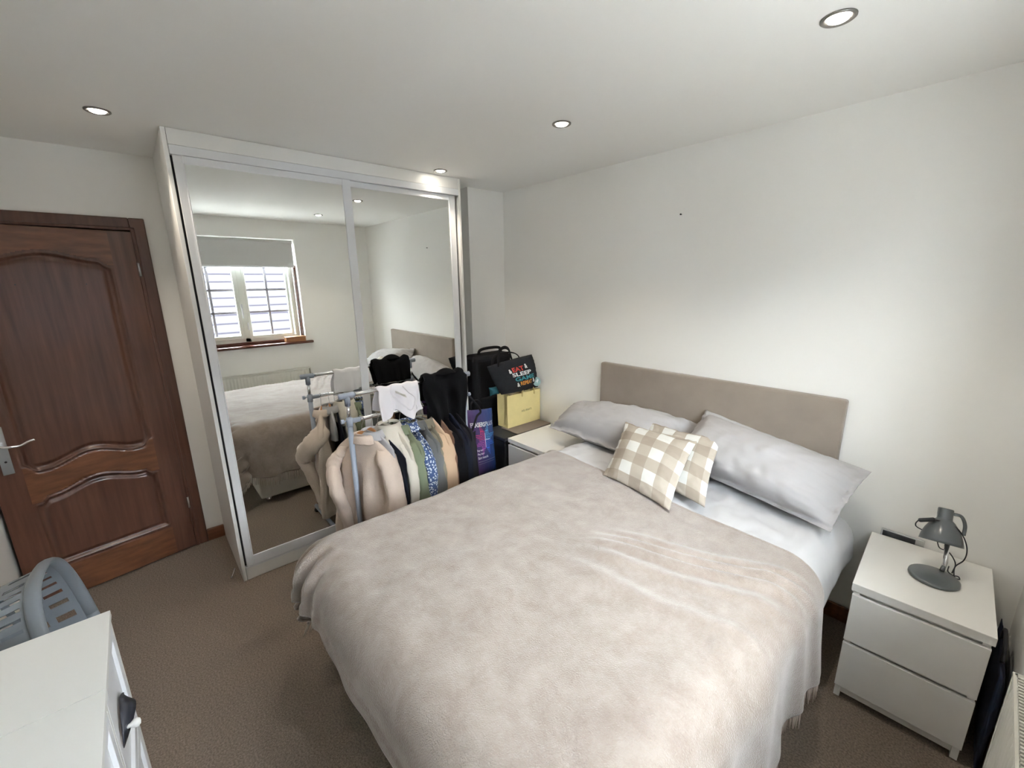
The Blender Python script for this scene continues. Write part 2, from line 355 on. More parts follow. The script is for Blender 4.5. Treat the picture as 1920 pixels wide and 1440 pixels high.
# ------------------------------------------------------------------ radiator
rd = thing('radiator', (2.93, -1.5, .14), 'white panel radiator on the wall beneath the window', 'radiator')
RY0, RY1, RZ0, RZ1 = -2.0, -.915, .15, .717
def radf(u, v):
    y = RY0+.02+u*(RY1-RY0-.04); z = RZ0+.01+v*(RZ1-RZ0-.02)
    k = .5-.5*math.cos(2*PI*(y-RY0)/.0333); return (2.920-.006*k*sm(.0, .07, v)*sm(1, .93, v), y, z)
vs, fs, _ = grid(33*6, 16, radf); link('front_panel', vs, fs, M['radiator'], rd, smooth=True, solid=-.002)
box('back_panel', 2.952, 2.960, RY0+.02, RY1-.02, RZ0+.01, RZ1-.01, M['radiator'], rd)
for y in (RY0, RY1-.012): box('side_cover', 2.912, 2.965, y, y+.012, RZ0, RZ1, M['radiator'], rd, bevel=.003)
tg = MB(); tg.box(2.912, 2.920, RY0, RY1, RZ1-.012, RZ1).box(2.957, 2.965, RY0, RY1, RZ1-.012, RZ1)
n = int((RY1-RY0)/.012)
for i in range(n+1): tg.box(2.918, 2.96, RY0+i*.012, RY0+i*.012+.0055, RZ1-.006, RZ1)
tg.build('top_grille', M['radiator'], rd)
for y in (-1.85, -1.05): box('wall_bracket', 2.961, 2.979, y, y+.03, .25, .6, M['radiator'], rd)
MB().tube([(2.94, RY0+.03, 0), (2.94, RY0+.03, RZ0+.02)], .0075, 10).build('pipe', M['chrome'], rd, smooth=True)

# ------------------------------------------------------------------ wardrobe
YL, YR = -2.256, -.567
wd = thing('mirrored_wardrobe', (-.33, -1.41, 0), 'white fitted wardrobe with two tall mirrored sliding doors beside the brown door', 'wardrobe')
box('side_panel', DX+.003, 0, YL, YL+.018, 0, H-.002, M['white'], wd, bevel=.0015)
box('side_panel', DX+.003, 0, YR-.018, YR, 0, H-.002, M['white'], wd, bevel=.0015)
box('fascia', -.02, -.001, YL+.020, YR-.020, 2.386, H-.002, M['white'], wd)
box('top_track', -.075, .004, YL+.020, YR-.020, 2.342, 2.384, M['gloss_white'], wd, bevel=.002)
box('plinth', -.06, -.002, YL+.020, YR-.020, 0, .075, M['white'], wd, bevel=.002)
box('bottom_track', -.07, .003, YL+.020, YR-.020, .076, .086, M['gloss_white'], wd, bevel=.001)
box('back_shadow_board', -.66, -.64, YL+.020, YR-.020, 0, H-.01, M['dark'], wd)
for (a, b, xf, nm) in ((YL+.028, -1.377, .004, 0), (-1.425, -.607, -.016, 1)):
    f_ = MB(); z0, z1 = .088, 2.34
    f_.box(xf-.018, xf, a, a+.038, z0, z1).box(xf-.018, xf, b-.046, b, z0, z1)
    f_.box(xf-.018, xf, a+.038, b-.046, z0, .150).box(xf-.018, xf, a+.038, b-.046, 2.306, z1)
    f_.box(xf-.018, xf+.004, a+.034, a+.040, z0, z1).box(xf-.018, xf+.004, b-.05, b-.044, z0, z1)
    dr = f_.build('sliding_door', M['gloss_white'], wd, bevel=.0015)
    box('mirror', xf-.012, xf-.004, a+.037, b-.045, .149, 2.307, M['mirror'], dr)
box('gap_shade_strip', -.03, -.02, YL+.019, YL+.029, .088, 2.34, M['dark'], wd)  # dark strip standing in for the shade in the gap beside the side panel

# ------------------------------------------------------------------ ceiling spotlights
sl = ['round steel ceiling spotlight beside the wardrobe near the brown door', 'round steel ceiling spotlight just above the wardrobe fascia',
      'round steel ceiling spotlight in front of the far corner, midway over the bed', 'round steel ceiling spotlight nearest the camera, over the lamp side of the bed']
for (x, y), lb in zip(SPOTS, sl):
    t = thing('ceiling_spotlight', (x, y, H), lb, 'spotlight', 'recessed ceiling spotlights')
    MB().lathe([(.045, -.0005), (.045, -.004), (.041, -.007), (.034, -.004), (.029, -.001), (.028, .0)], (x, y, H), n=40).build('bezel', M['bezel'], t, smooth=True)
    MB().lathe([(.026, -.0045), (.0265, -.006), (.02, -.009), (.001, -.010)], (x, y, H), n=32).build('bulb', mat('lit_bulb', (1, .95, .85), .5, emis=((1, .93, .8), 25)), t, smooth=True)
    L = bpy.data.lights.new('spotlight_beam', 'SPOT'); L.energy = 9.5; L.color = (1, .88, .72); L.spot_size = math.radians(105); L.spot_blend = .8; L.shadow_soft_size = .02
    lo = bpy.data.objects.new('spotlight_beam', L); COL.objects.link(lo); lo.location = (x, y, H-.02); 

# ------------------------------------------------------------------ bed
bed = thing('divan_bed', (1.62, -1.0, 0), 'cream divan double bed with a plain taupe suede headboard', 'bed')
box('headboard', .92, 2.333, -.062, -.012, .35, 1.168, M['headboard'], bed, bevel=.012, seg=3)
box('divan_base', .955, 2.30, -1.96, -.065, .045, .33, M['divan'], bed, bevel=.015, seg=3)
box('drawer_front', .947, .955, -1.88, -1.0, .07, .30, M['divan'], bed, bevel=.004)
box('mattress', .95, 2.31, -1.97, -.065, .335, .60, M['sheet'], bed, bevel=.045, seg=4)
for x in (1.0, 2.25):
    for y in (-1.90, -.12):
        MB().lathe([(.014, .0), (.022, .004), (.024, .02), (.02, .038), (.008, .045)], (x, y, 0), n=16).build('castor', M['chrome'], bed, smooth=True)

def cloth_xyz(p, q, x0, x1, yf, r, top, off, fold=1.0, seed=0, flare=.12):
    """p, q: place on the spread-out cloth; overhang beyond the core rectangle bends round the edge and hangs"""
    ax = (p-x1) if p > x1 else ((x0-p) if p < x0 else 0); sx = 1 if p > x1 else -1
    ay = (yf-q) if q < yf else 0
    R = math.hypot(ax, ay); bx, by = min(max(p, x0), x1), max(q, yf)
    if R > 1e-6:
        dx, dy = sx*ax/R, -ay/R
        if R < PI*r/2: hh, vv, tt = r*math.sin(R/r), r*(1-math.cos(R/r)), R/r/(PI/2)
        else: e = R-PI*r/2; hh, vv, tt = r+flare*e, r+e*.99, 1
    else: dx = dy = hh = vv = tt = 0
    along = (q if abs(dx) > abs(dy) else p)*1.0
    drop = max(0, R-PI*r/4)
    fo = fold*(.3+.7*abs(dx))*drop*(.085*math.sin(along*13+seed)+.05*math.sin(along*29+1.7*seed)+.05*nz(along*7, seed))
    hh += fo*(.35 if dx > .3 else 1); x, y, z = bx+dx*hh, by+dy*hh, top-vv
    o = off
    nx, ny, nn = (dx*math.sin(tt*PI/2), dy*math.sin(tt*PI/2), math.cos(tt*PI/2)) if R > 1e-6 else (0, 0, 1)
    return Vector((x+nx*o, y+ny*o, z+nn*o))
def top_wrinkle(x, y):
    b = .012*nz(x*2.2, y*2.2, 3)+.005*nz(x*6, y*6, 5)+.002*nz(x*17, y*17, 9)
    return b
CX0, CX1, CYF, RR, TOP = 1.03, 2.33, -2.015, .135, .672
def duvet(u, v):
    p = CX0-.36+u*(CX1-CX0+.63); q = -.09-v*.84
    P = cloth_xyz(p, q, CX0, CX1-.01, -3, RR, TOP-.014, 0, .25, 4)
    wr = .014*nz(p*4, q*3, 2)+.010*nz(p*11+q*9, q*9-p*4, 7)+.011*abs(nz(p*18, q*8, 1))
    P.z += wr*(1-sm(.10, 0, v)*.5)-.035*sm(.28, 0.0, v)
    return P
vs, fs, _ = grid(150, 90, duvet)
dv = link('duvet', vs, fs, M['sheet'], None, smooth=True, solid=.03); tag(dv, 'white cotton duvet showing between the pillows and the throw', 'duvet')
def head_q(p):    # head edge of the throw, a slanted line
    return -.625-.10*sm(CX0-.1, CX1+.1, p)-.012*math.sin(p*5)
FOOTL = .275
def thr(u, v):
    p = CX0-.485+u*(CX1-CX0+.485+.45)
    q0 = head_q(p); q = q0+(CYF-FOOTL-q0)*v
    P = cloth_xyz(p, q, CX0, CX1, CYF, RR, TOP, .006, 1.0, 0, .10)
    P.z += top_wrinkle(p, q)
    # ridges gathered across the right side
    k = sm(1.75, 2.1, p)*(1-sm(2.36, 2.6, p))
    k = sm(1.70, 1.95, p)*(1-sm(2.40, 2.6, p))
    for c, a, sl, wd_ in ((-.985, .010, .42, .022), (-1.045, .020, .42, .020), (-1.105, .022, .38, .022), (-1.19, .012, .34, .03), (-1.34, .009, .2, .03)):
        P.z += k*a*math.exp(-((q-c-sl*(p-2.1)-.010*math.sin(p*11))/wd_)**2)
    kr = sm(2.35, 2.55, p)
    P.x += kr*.5*(.030*math.exp(-((q+1.02)/.04)**2)+.035*math.exp(-((q+1.30+.3*(p-2.4))/.07)**2)+.02*math.exp(-((q+.86)/.03)**2)+.02*math.exp(-((q+1.6)/.06)**2))
    # pleats at the foot corner nearest the wardrobe
    kc = (1-sm(CX0-.05, CX0+.30, p))*sm(CYF+.10, CYF-.2, q)
    P.y -= kc*.026*math.sin(p*62+1); P.z += kc*.004*math.sin(p*62)
    P.y -= .007*sm(.975, .983, v)
    e = sm(.012, 0, min(v, 1-v)*1.8)
    P.z += .004*e*(1 if v < .5 else 0)
    return P
NU, NV = 250, 210
vs, fs, _ = grid(NU, NV, thr)
bt = link('throw_blanket', vs, fs, M['blanket'], None, smooth=True, solid=-.008); tag(bt, 'beige fleece throw with fringed sides spread over the bed', 'blanket')
# fringe along both long sides
fb = MB()
for side in (0, 1):
    for i in range(150):
        v = .02+.97*i/149; P = thr(side, v); Q = thr(abs(side-.01), v); d = (P-Q).normalized()
        d = (d+Vector((0, 0, -1.2))).normalized()
        j = Vector((random.uniform(-.2, .2), random.uniform(-.3, .3), 0)); L = random.uniform(.055, .08)
        fb.tube([P-d*.006, P+d*L*.4+j*.01, P+(d+j*.25)*L], [.0034, .003, .0012], 5)
tag(fb.build('fringe', M['fringe'], bt, smooth=True), kind='stuff')
# hem along the foot
hp = [thr(i/120, .995) for i in range(121)]
MB().tube(hp, .0075, 8, flat=(1, 1)).build('hem', M['blanket'], bt, smooth=True)

# ------------------------------------------------------------------ pillows and cushions
def pillow(name, BL, BR, TR, TL, thick, m, label, cat, group=None, flange=.0, pinch=.05, seed=0, wr=.006, N=64, uvs=None, back=.6, crease=0, pw=.55):
    BL, BR, TR, TL = map(Vector, (BL, BR, TR, TL))
    nrm = (BR-BL).cross(TL-BL).normalized()
    def pos(u, v, side):
        a, b = 2*u-1, 2*v-1
        # sides bow inward between the corners
        uu = u+pinch*(1-b*b)*(-a)*abs(a); vv = v+pinch*(1-a*a)*(-b)*abs(b)
        P = BL*(1-uu)*(1-vv)+BR*uu*(1-vv)+TR*uu*vv+TL*(1-uu)*vv
        fu = max(0, (min(u, 1-u)-flange)/(.5-flange)); fv = max(0, (min(v, 1-v)-flange*1.4)/(.5-flange*1.4))
        h = (1-(1-fu)**2.6)**pw*(1-(1-fv)**2.6)**pw
        d = thick*h*(1 if side > 0 else -back)
        n = wr*(nz(P.x*9+seed, P.y*9, P.z*9)+.6*nz(P.x*22, P.y*22+seed, P.z*20))+crease*abs(nz(u*3+seed, v*12, seed))*h
        n += wr*1.3*(1-h)*nz(u*14+seed, v*14, seed)+wr*.25*abs(nz(u*9+v*5+seed, v*13, seed))
        return P+nrm*(d+n*(1 if side > 0 else .3)+.0025*side)
    V = []; F = []; U = []
    for side in (1, -1):
        vs, fs, uv = grid(N, N, lambda u, v: pos(u, v, side), uvs)
        o = len(V); V += vs; U += uv; F += [tuple(i+o for i in (f if side > 0 else f[::-1])) for f in fs]
    K = (N+1)**2
    def idx(i, j): return j*(N+1)+i
    for i in range(N):
        for a, b in ((idx(i, 0), idx(i+1, 0)), (idx(i+1, N), idx(i, N)), (idx(0, i+1), idx(0, i)), (idx(N, i), idx(N, i+1))):
            F.append((a, a+K, b+K, b))
    o = link(name, V, F, m, None, smooth=True, uvs=U)
    if cat: tag(o, label, cat, group)
    return o, pos
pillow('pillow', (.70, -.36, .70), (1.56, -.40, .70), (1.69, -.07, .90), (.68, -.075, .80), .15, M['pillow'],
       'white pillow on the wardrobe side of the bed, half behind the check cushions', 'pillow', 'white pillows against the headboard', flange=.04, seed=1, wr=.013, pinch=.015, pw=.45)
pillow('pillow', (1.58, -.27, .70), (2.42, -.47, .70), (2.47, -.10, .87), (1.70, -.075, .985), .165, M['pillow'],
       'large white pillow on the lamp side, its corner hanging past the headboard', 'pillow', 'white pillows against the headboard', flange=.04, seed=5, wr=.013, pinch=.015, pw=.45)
uvc = lambda u, v: (u*2.9, v*3.0)
pillow('check_cushion', (1.56, -.60, .70), (1.977, -.65, .70), (1.894, -.315, .925), (1.458, -.266, .895), .045, M['check'],
       'beige and white check cushion behind, sticking out to the right', 'cushion', 'check cushions', seed=2, wr=.006, pinch=.035, uvs=uvc, pw=.8)
pillow('check_cushion', (1.443, -.708, .695), (1.880, -.795, .695), (1.824, -.451, .925), (1.341, -.354, .892), .055, M['check'],
       'beige and white check cushion in front, leaning on the other cushion', 'cushion', 'check cushions', seed=3, wr=.006, pinch=.035, uvs=uvc, pw=.8)

# ------------------------------------------------------------------ nightstands
def nightstand(loc, rz, W, D, Z, label):
    t = thing('nightstand', loc, label, 'nightstand', 'white two drawer nightstands', rz)
    def b(name, *a, **k): return box(name, *a, T=WM[t.name], parent=t, **k)
    b('top', 0, W, -D, 0, Z-.034, Z, m=M['white'], bevel=.002)
    c = MB(); Tm = WM[t.name]
    c.box(.008, .028, -D+.012, -.004, 0, Z-.035, Tm).box(W-.028, W-.008, -D+.012, -.004, 0, Z-.035, Tm).box(.028, W-.028, -D+.02, -D+.035, 0.02, .06, Tm).box(.028, W-.028, -.02, -.006, 0, Z-.035, Tm)
    c.box(.028, W-.028, -D+.03, -D+.045, .06, Z-.035, Tm)
    c.build('carcass', M['white'], t, bevel=.001)
    hgt = (Z-.034-.062-.03)/2
    for k in range(2):
        z0 = .062+k*(hgt+.015)
        b('drawer', .006, W-.006, -D-.002, -D+.012, z0, z0+hgt, m=M['white'], bevel=.0015)
    return t
nightstand((2.505, -.022, 0), math.radians(2.3), .386, .505, .55, 'white two drawer nightstand in the corner with a grey lamp on it')
nightstand((.418, -.02, 0), 0, .44, .49, .575, 'white two drawer nightstand between the bed and the black bags')

# ------------------------------------------------------------------ desk lamp
lp = thing('desk_lamp', (2.735, -.262, .55), 'small grey enamel desk lamp with its cord wrapped round the shade', 'lamp')
MB().lathe([(.074, .001), (.077, .004), (.076, .012), (.068, .016), (.002, .018)], (2.735, -.262, .55), n=48).build('base', M['grey_lamp'], lp, smooth=True)
MB().tube([(2.753, -.205, .566), (2.757, -.19, .60), (2.748, -.16, .68)], .008, 12).build('stem', M['chrome'], lp, smooth=True)
ax = Vector((-.06, .41, .91)).normalized(); c0 = Vector((2.731, -.205, .684))
sh = MB().lathe([(.066, 0), (.064, .012), (.060, .03), (.053, .05), (.043, .07), (.031, .088), (.024, .095), (.0235, .10), (.0235, .135), (.0215, .139), (.003, .14), (.003, .135), (.018, .13), (.02, .095), (.04, .068), (.058, .028), (.0635, 0)], c0, ax, n=40)
shd = sh.build('shade', M['grey_lamp'], lp, smooth=True)
MB().lathe([(.002, .09), (.018, .085), (.026, .06), (.02, .04), (.002, .03)], c0, ax, n=20).build('bulb', M['text_w'], shd, smooth=True)
MB().tube(spline([c0+ax*.125+Vector((.02, .0, 0)), c0+ax*.125+Vector((.045, .01, -.005)), c0+ax*.09+Vector((.058, .01, 0)), c0+ax*.05+Vector((.058, .01, 0))]), .006, 10).build('arm', M['grey_lamp'], lp, smooth=True)
sw = Vector((-.047, -.030, 0)); s0 = c0+ax*.085+sw
MB().tube([s0+Vector((-.024, -.004, -.010)), s0+Vector((-.02, -.004, -.008)), s0+Vector((.018, -.004, .012)), s0+Vector((.022, -.004, .014))], [.007, .0105, .0105, .006], 8, flat=(1, .8)).build('cord_switch', M['rubber'], lp, smooth=False, bevel=.001)
cw = spline([s0+Vector((.02, -.002, .012)), c0+ax*.095+Vector((.0, -.030, 0)), c0+ax*.085+Vector((.035, -.022, 0)), c0+ax*.05+Vector((.060, -.01, 0)), c0+ax*.01+Vector((.073, -.015, 0)),
             (2.803, -.20, .64), (2.785, -.20, .60), (2.79, -.21, .562), (2.805, -.20, .5535), (2.80, -.18, .5535), (2.785, -.185, .5535), (2.77, -.165, .5535), (2.77, -.12, .5535)])
MB().tube(cw, .0022, 6).build('cord', M['rubber'], lp, smooth=True)
MB().tube(spline([s0+Vector((-.024, -.004, -.010)), s0+Vector((-.03, -.002, -.03)), s0+Vector((-.02, .0, -.045)), c0+ax*.01+Vector((-.02, .02, 0)), c0+Vector((.0, .06, -.05)), (2.76, -.13, .62), (2.785, -.14, .585), (2.782, -.17, .5535)]), .0022, 6).build('cord', M['rubber'], lp, smooth=True)
so = thing('wall_socket', (2.60, -.005, .53), 'black and steel wall socket plate behind the lamp nightstand', 'socket')
box('plate', 2.535, 2.685, -.010, -.001, .49, .577, M['steel'], so, bevel=.002)
box('insert', 2.541, 2.655, -.013, -.009, .497, .571, M['rubber'], so, bevel=.002)
dk = thing('navy_bag', (2.94, -.3, 0), 'dark navy fabric bag squeezed between the lamp nightstand and the wall', 'bag')
pillow_o, _ = pillow('body', (2.945, -.52, .005), (2.945, -.08, .005), (2.945, -.10, .40), (2.945, -.48, .40), .022, mat('navy_fabric', (.012, .018, .045), .9), None, None, seed=8, N=20)
pillow_o.parent = dk; pillow_o.matrix_parent_inverse = WM[dk.name].inverted()
MB().tube(spline([(2.945, -.38, .39), (2.945, -.36, .44), (2.945, -.25, .445), (2.945, -.22, .39)]), .006, 8).build('strap', M['rubber'], dk, smooth=True)

# ------------------------------------------------------------------ clothes rail
rk = thing('clothes_rail', (.36, -1.26, 0), 'grey and chrome clothes rail crowded with garments in front of the mirrors', 'clothes rail')
RX, RYa, RYb, ZT, ZH = .362, -1.66, -.855, 1.114, .962
for y, s in ((RYa, -1), (RYb, 1)):
    MB().tube([(RX, y, .06), (RX, y, ZH-.02)], .0155, 16).build('post', M['bluegrey'], rk, smooth=True)
    MB().tube([(RX, y, ZH-.02), (RX, y, ZT-.03)], .0105, 14).build('upper_post', M['chrome'], rk, smooth=True)
    j = MB(); j.tube([(RX, y, ZT-.06), (RX, y, ZT)], [.0155, .0175], 16); j.tube([(RX, y+s*.045, ZT), (RX, y-s*.04, ZT)], .0175, 16)
    j.build('top_joint', M['bluegrey'], rk, smooth=True)
    j = MB(); j.tube([(RX, y, ZH-.03), (RX, y, ZH+.02)], .0185, 16); j.tube([(RX, y, ZH), (RX, y-s*.06, ZH)], .0145, 16)
    j.build('lower_joint', M['bluegrey'], rk, smooth=True)
    j = MB(); j.tube([(RX, y+s*.01, ZH+.005), (RX, y+s*.032, ZH+.005)], .004, 8); j.tube([(RX, y+s*.032, ZH+.005), (RX, y+s*.048, ZH+.005)], .013, 8)
    j.build('clamp_knob', M['bluegrey'], rk)
    MB().tube([(RX-.21, y, .04), (RX+.21, y, .04)], .014, 12).build('foot', M['bluegrey'], rk, smooth=True)
    for x in (RX-.19, RX+.19): MB().lathe([(.01, .028), (.02, .024), (.022, .012), (.016, 0)], (x, y, 0), n=14).build('castor', M['rubber'], rk, smooth=True)
MB().tube([(RX, RYa, ZT), (RX, RYb, ZT)], .0105, 14).build('top_rail', M['chrome'], rk, smooth=True)
MB().tube([(RX, RYa, ZH), (RX, RYb, ZH)], .0115, 14).build('hanging_rail', M['chrome'], rk, smooth=True)

def hanger(y, yaw, kind, label, zb=.885):
    t = thing('clothes_hanger', (RX, y, zb), label, 'hanger', 'hangers on the rail')
    c, s = math.cos(yaw), math.sin(yaw)
    def L(a, z, b=0): return (RX+a*c-b*s, y+a*s+b*c, z)
    hook = [L(0, zb-.01), L(0, zb+.03), L(.004, ZH-.035), L(.014, ZH-.014), L(.0165, ZH+.002), L(.006, ZH+.0175), L(-.010, ZH+.0145), L(-.0165, ZH-.002)]
    MB().tube(spline(hook, 5), .0017, 6).build('hook', M['chrome'], t, smooth=True)
    mm = M['wood_hanger'] if kind == 'wood' else M['rubber']
    r = .011 if kind == 'wood' else .004
    pts = [L(-.18, zb-.125), L(-.12, zb-.078), L(-.05, zb-.028), L(0, zb-.004), L(.05, zb-.028), L(.12, zb-.078), L(.18, zb-.125)]
    MB().tube(spline(pts, 4), [r*(.75+.25*math.sin(PI*i/24)) if kind == 'wood' else r for i in range(25)], 8, flat=(.65, 1.35) if kind == 'wood' else None).build('shoulder_bar', mm, t, smooth=True)
    return t

GARM = []
def garment(name, y, yaw, m, label, cat, hw=.215, zb=.862, zbot=.25, th=.03, sleeve='both', sm_=None, collar=None, cm=None, fold=.015, seed=0, neck=.075, slen=.5, sr=.048, lean=0.0, elbow=None, xo=0, slope=.72, flare=.06):
    t = thing(name, (RX, y, zbot), label, cat, 'clothes hanging on the rail')
    c, s = math.cos(yaw), math.sin(yaw)
    def L(a, b, z): a += xo; b += lean*(zb-z); return Vector((RX+a*c-b*s, y+a*s+b*c, z))
    zn = zb+.012; ssd = (hw-neck)*slope
    levels = [0, .004, .012, .03, ssd*.5, ssd*.8, ssd, ssd+.02, ssd+.06] + [ssd+.06+(zn-zbot-ssd-.06)*k/16 for k in range(1, 17)]
    rings = []; NN = 56
    for d in levels:
        z = zn-d
        wd_ = neck*.72+(hw-neck*.72)*(1-(1-d/(ssd+.03))**1.45) if d < ssd+.03 else hw*(1-.06*sm(ssd, ssd+.2, d)+flare*sm(ssd+.02, .60, d)*1.2)
        wd_ = min(wd_, hw*(1.02+flare*1.2))
        tk = th*(.35+.65*sm(0, .25, d)) ; r = []
        for k in range(NN):
            an = 2*PI*k/NN; ca, sa = math.cos(an), math.sin(an)
            a = wd_*(abs(ca)**.8)*(1 if ca >= 0 else -1); b = tk*(abs(sa)**.7)*(1 if sa >= 0 else -1)
            f = fold*sm(.05, .5, d)*(math.sin(a*38+seed*2+d*2)+.6*math.sin(a*71+seed+d*3))+fold*.8*sm(.05, .3, d)*nz(a*9, d*5, seed)
            rr = .003*nz(a*30, d*22, seed+3)
            r.append(L(a+.3*fold*math.sin(d*14+seed)*abs(ca)*sm(.1, .3, d), b+f+rr, z-(.012*math.sin(a*22+seed) if d == levels[-1] else 0)))
        rings.append(r)
    body = MB().rings(rings).build('body', m, t, smooth=True)
    sm_ = sm_ or m
    for sd in (-1, 1):
        if sleeve == 'none' or (sleeve == 'right' and sd < 0) or (sleeve == 'left' and sd > 0): continue
        z0 = zn-ssd-.02
        if elbow and sd == -1: pts = [L(sd*(hw-.13), 0, z0+.05), L(sd*(hw-.055), -.015, z0-.02)]+[Vector(e) for e in elbow]
        else: pts = [L(sd*(hw-.11), 0, z0+.05), L(sd*(hw-.035), -.004, z0-.04), L(sd*(hw+.012), -.008-.006*seed % .01, z0-slen*.5), L(sd*(hw+.004), -.012, z0-slen)]
        sp = spline(pts, 8); nS = len(sp)
        rr = [sr*(.35+.65*sm(0, .16, i/nS))*(.85+.22*math.sin(min(1, i/nS*2.2)*PI/2)-.30*i/nS)*(1+.16*nz(i*.55, seed, sd)+.05*math.sin(i*1.3+seed)) for i in range(nS)]
        MB().tube(sp, rr, 18, flat=(1, .62)).build('sleeve', sm_, t, smooth=True)
    if collar:
        cr = []; cm = cm or m; hN, fl, dp = collar
        for (f_, dz) in ((.62, hN*.3), (.72, hN), (.80, hN*1.05), (.95, hN*.55), (1.0+fl*.5, -dp*.4), (1.0+fl, -dp), (1.0+fl*.92, -dp-.003), (.9+fl*.4, -dp*.4), (.85, hN*.3)):
            r = []
            for k in range(40):
                an = 2*PI*k/40; ca, sa = math.cos(an), math.sin(an)
                r.append(L(neck*f_*ca*1.05, (.030+.028*f_+.012*fl)*sa, zn+dz-.006-.02*fl*abs(ca)*sm(.9, 1.3, f_)+.03*fl*(1 if dz < 0 else 0)*nz(ca*2, sa*2, seed)))
            cr.append(r)
        MB().rings(cr, cap=False).build('collar', cm, t, smooth=True)
    return t
def fab(n, c, **k): return mat(n, c, .95, bump=k.pop('bump', .3), bscale=k.pop('bscale', 260), sheen=k.pop('sheen', .2), spec=k.pop('spec', .5), **k)
F_ = dict(
    coat=fab('teddy_beige', (.62, .51, .43), bump=.6, bscale=180, var=.15, vscale=9), greyknit=fab('grey_marl', (.40, .40, .42)),
    navy=fab('navy_cloth', (.010, .012, .022), sheen=0, spec=.2), cream=fab('cream_wool', (.62, .58, .51)), olive=fab('olive_cotton', (.17, .20, .13)),
    slate=fab('slate_denim', (.12, .125, .125)), khaki=fab('khaki_knit', (.20, .18, .13)), tan=fab('tan_satin', (.52, .37, .25), bump=.1),
    brown=fab('brown_wool', (.16, .09, .055)), black=fab('black_cloth', (.006, .006, .008), sheen=0, spec=.15), darkg=fab('charcoal_cloth', (.014, .014, .018), sheen=0, spec=.2), cream2=fab('pale_lining', (.6, .56, .48)))
def pat_mat():
    m = fab('blue_white_pattern', (.7, .72, .76)); nt = m.node_tree; b = nt.nodes['Principled BSDF']; tc = nt.nodes['Texture Coordinate']
    v = nt.nodes.new('ShaderNodeTexVoronoi'); v.inputs['Scale'].default_value = 75; nt.links.new(tc.outputs['Object'], v.inputs['Vector'])
    r = nt.nodes.new('ShaderNodeValToRGB'); r.color_ramp.interpolation = 'CONSTANT'; r.color_ramp.elements[0].color = (.6, .65, .72, 1)
    r.color_ramp.elements[1].position = .42; r.color_ramp.elements[1].color = (.05, .09, .22, 1)
    nt.links.new(v.outputs['Distance'], r.inputs[0]); nt.links.new(r.outputs[0], b.inputs['Base Color']); return m
F_['pattern'] = pat_mat()
R_ = math.radians
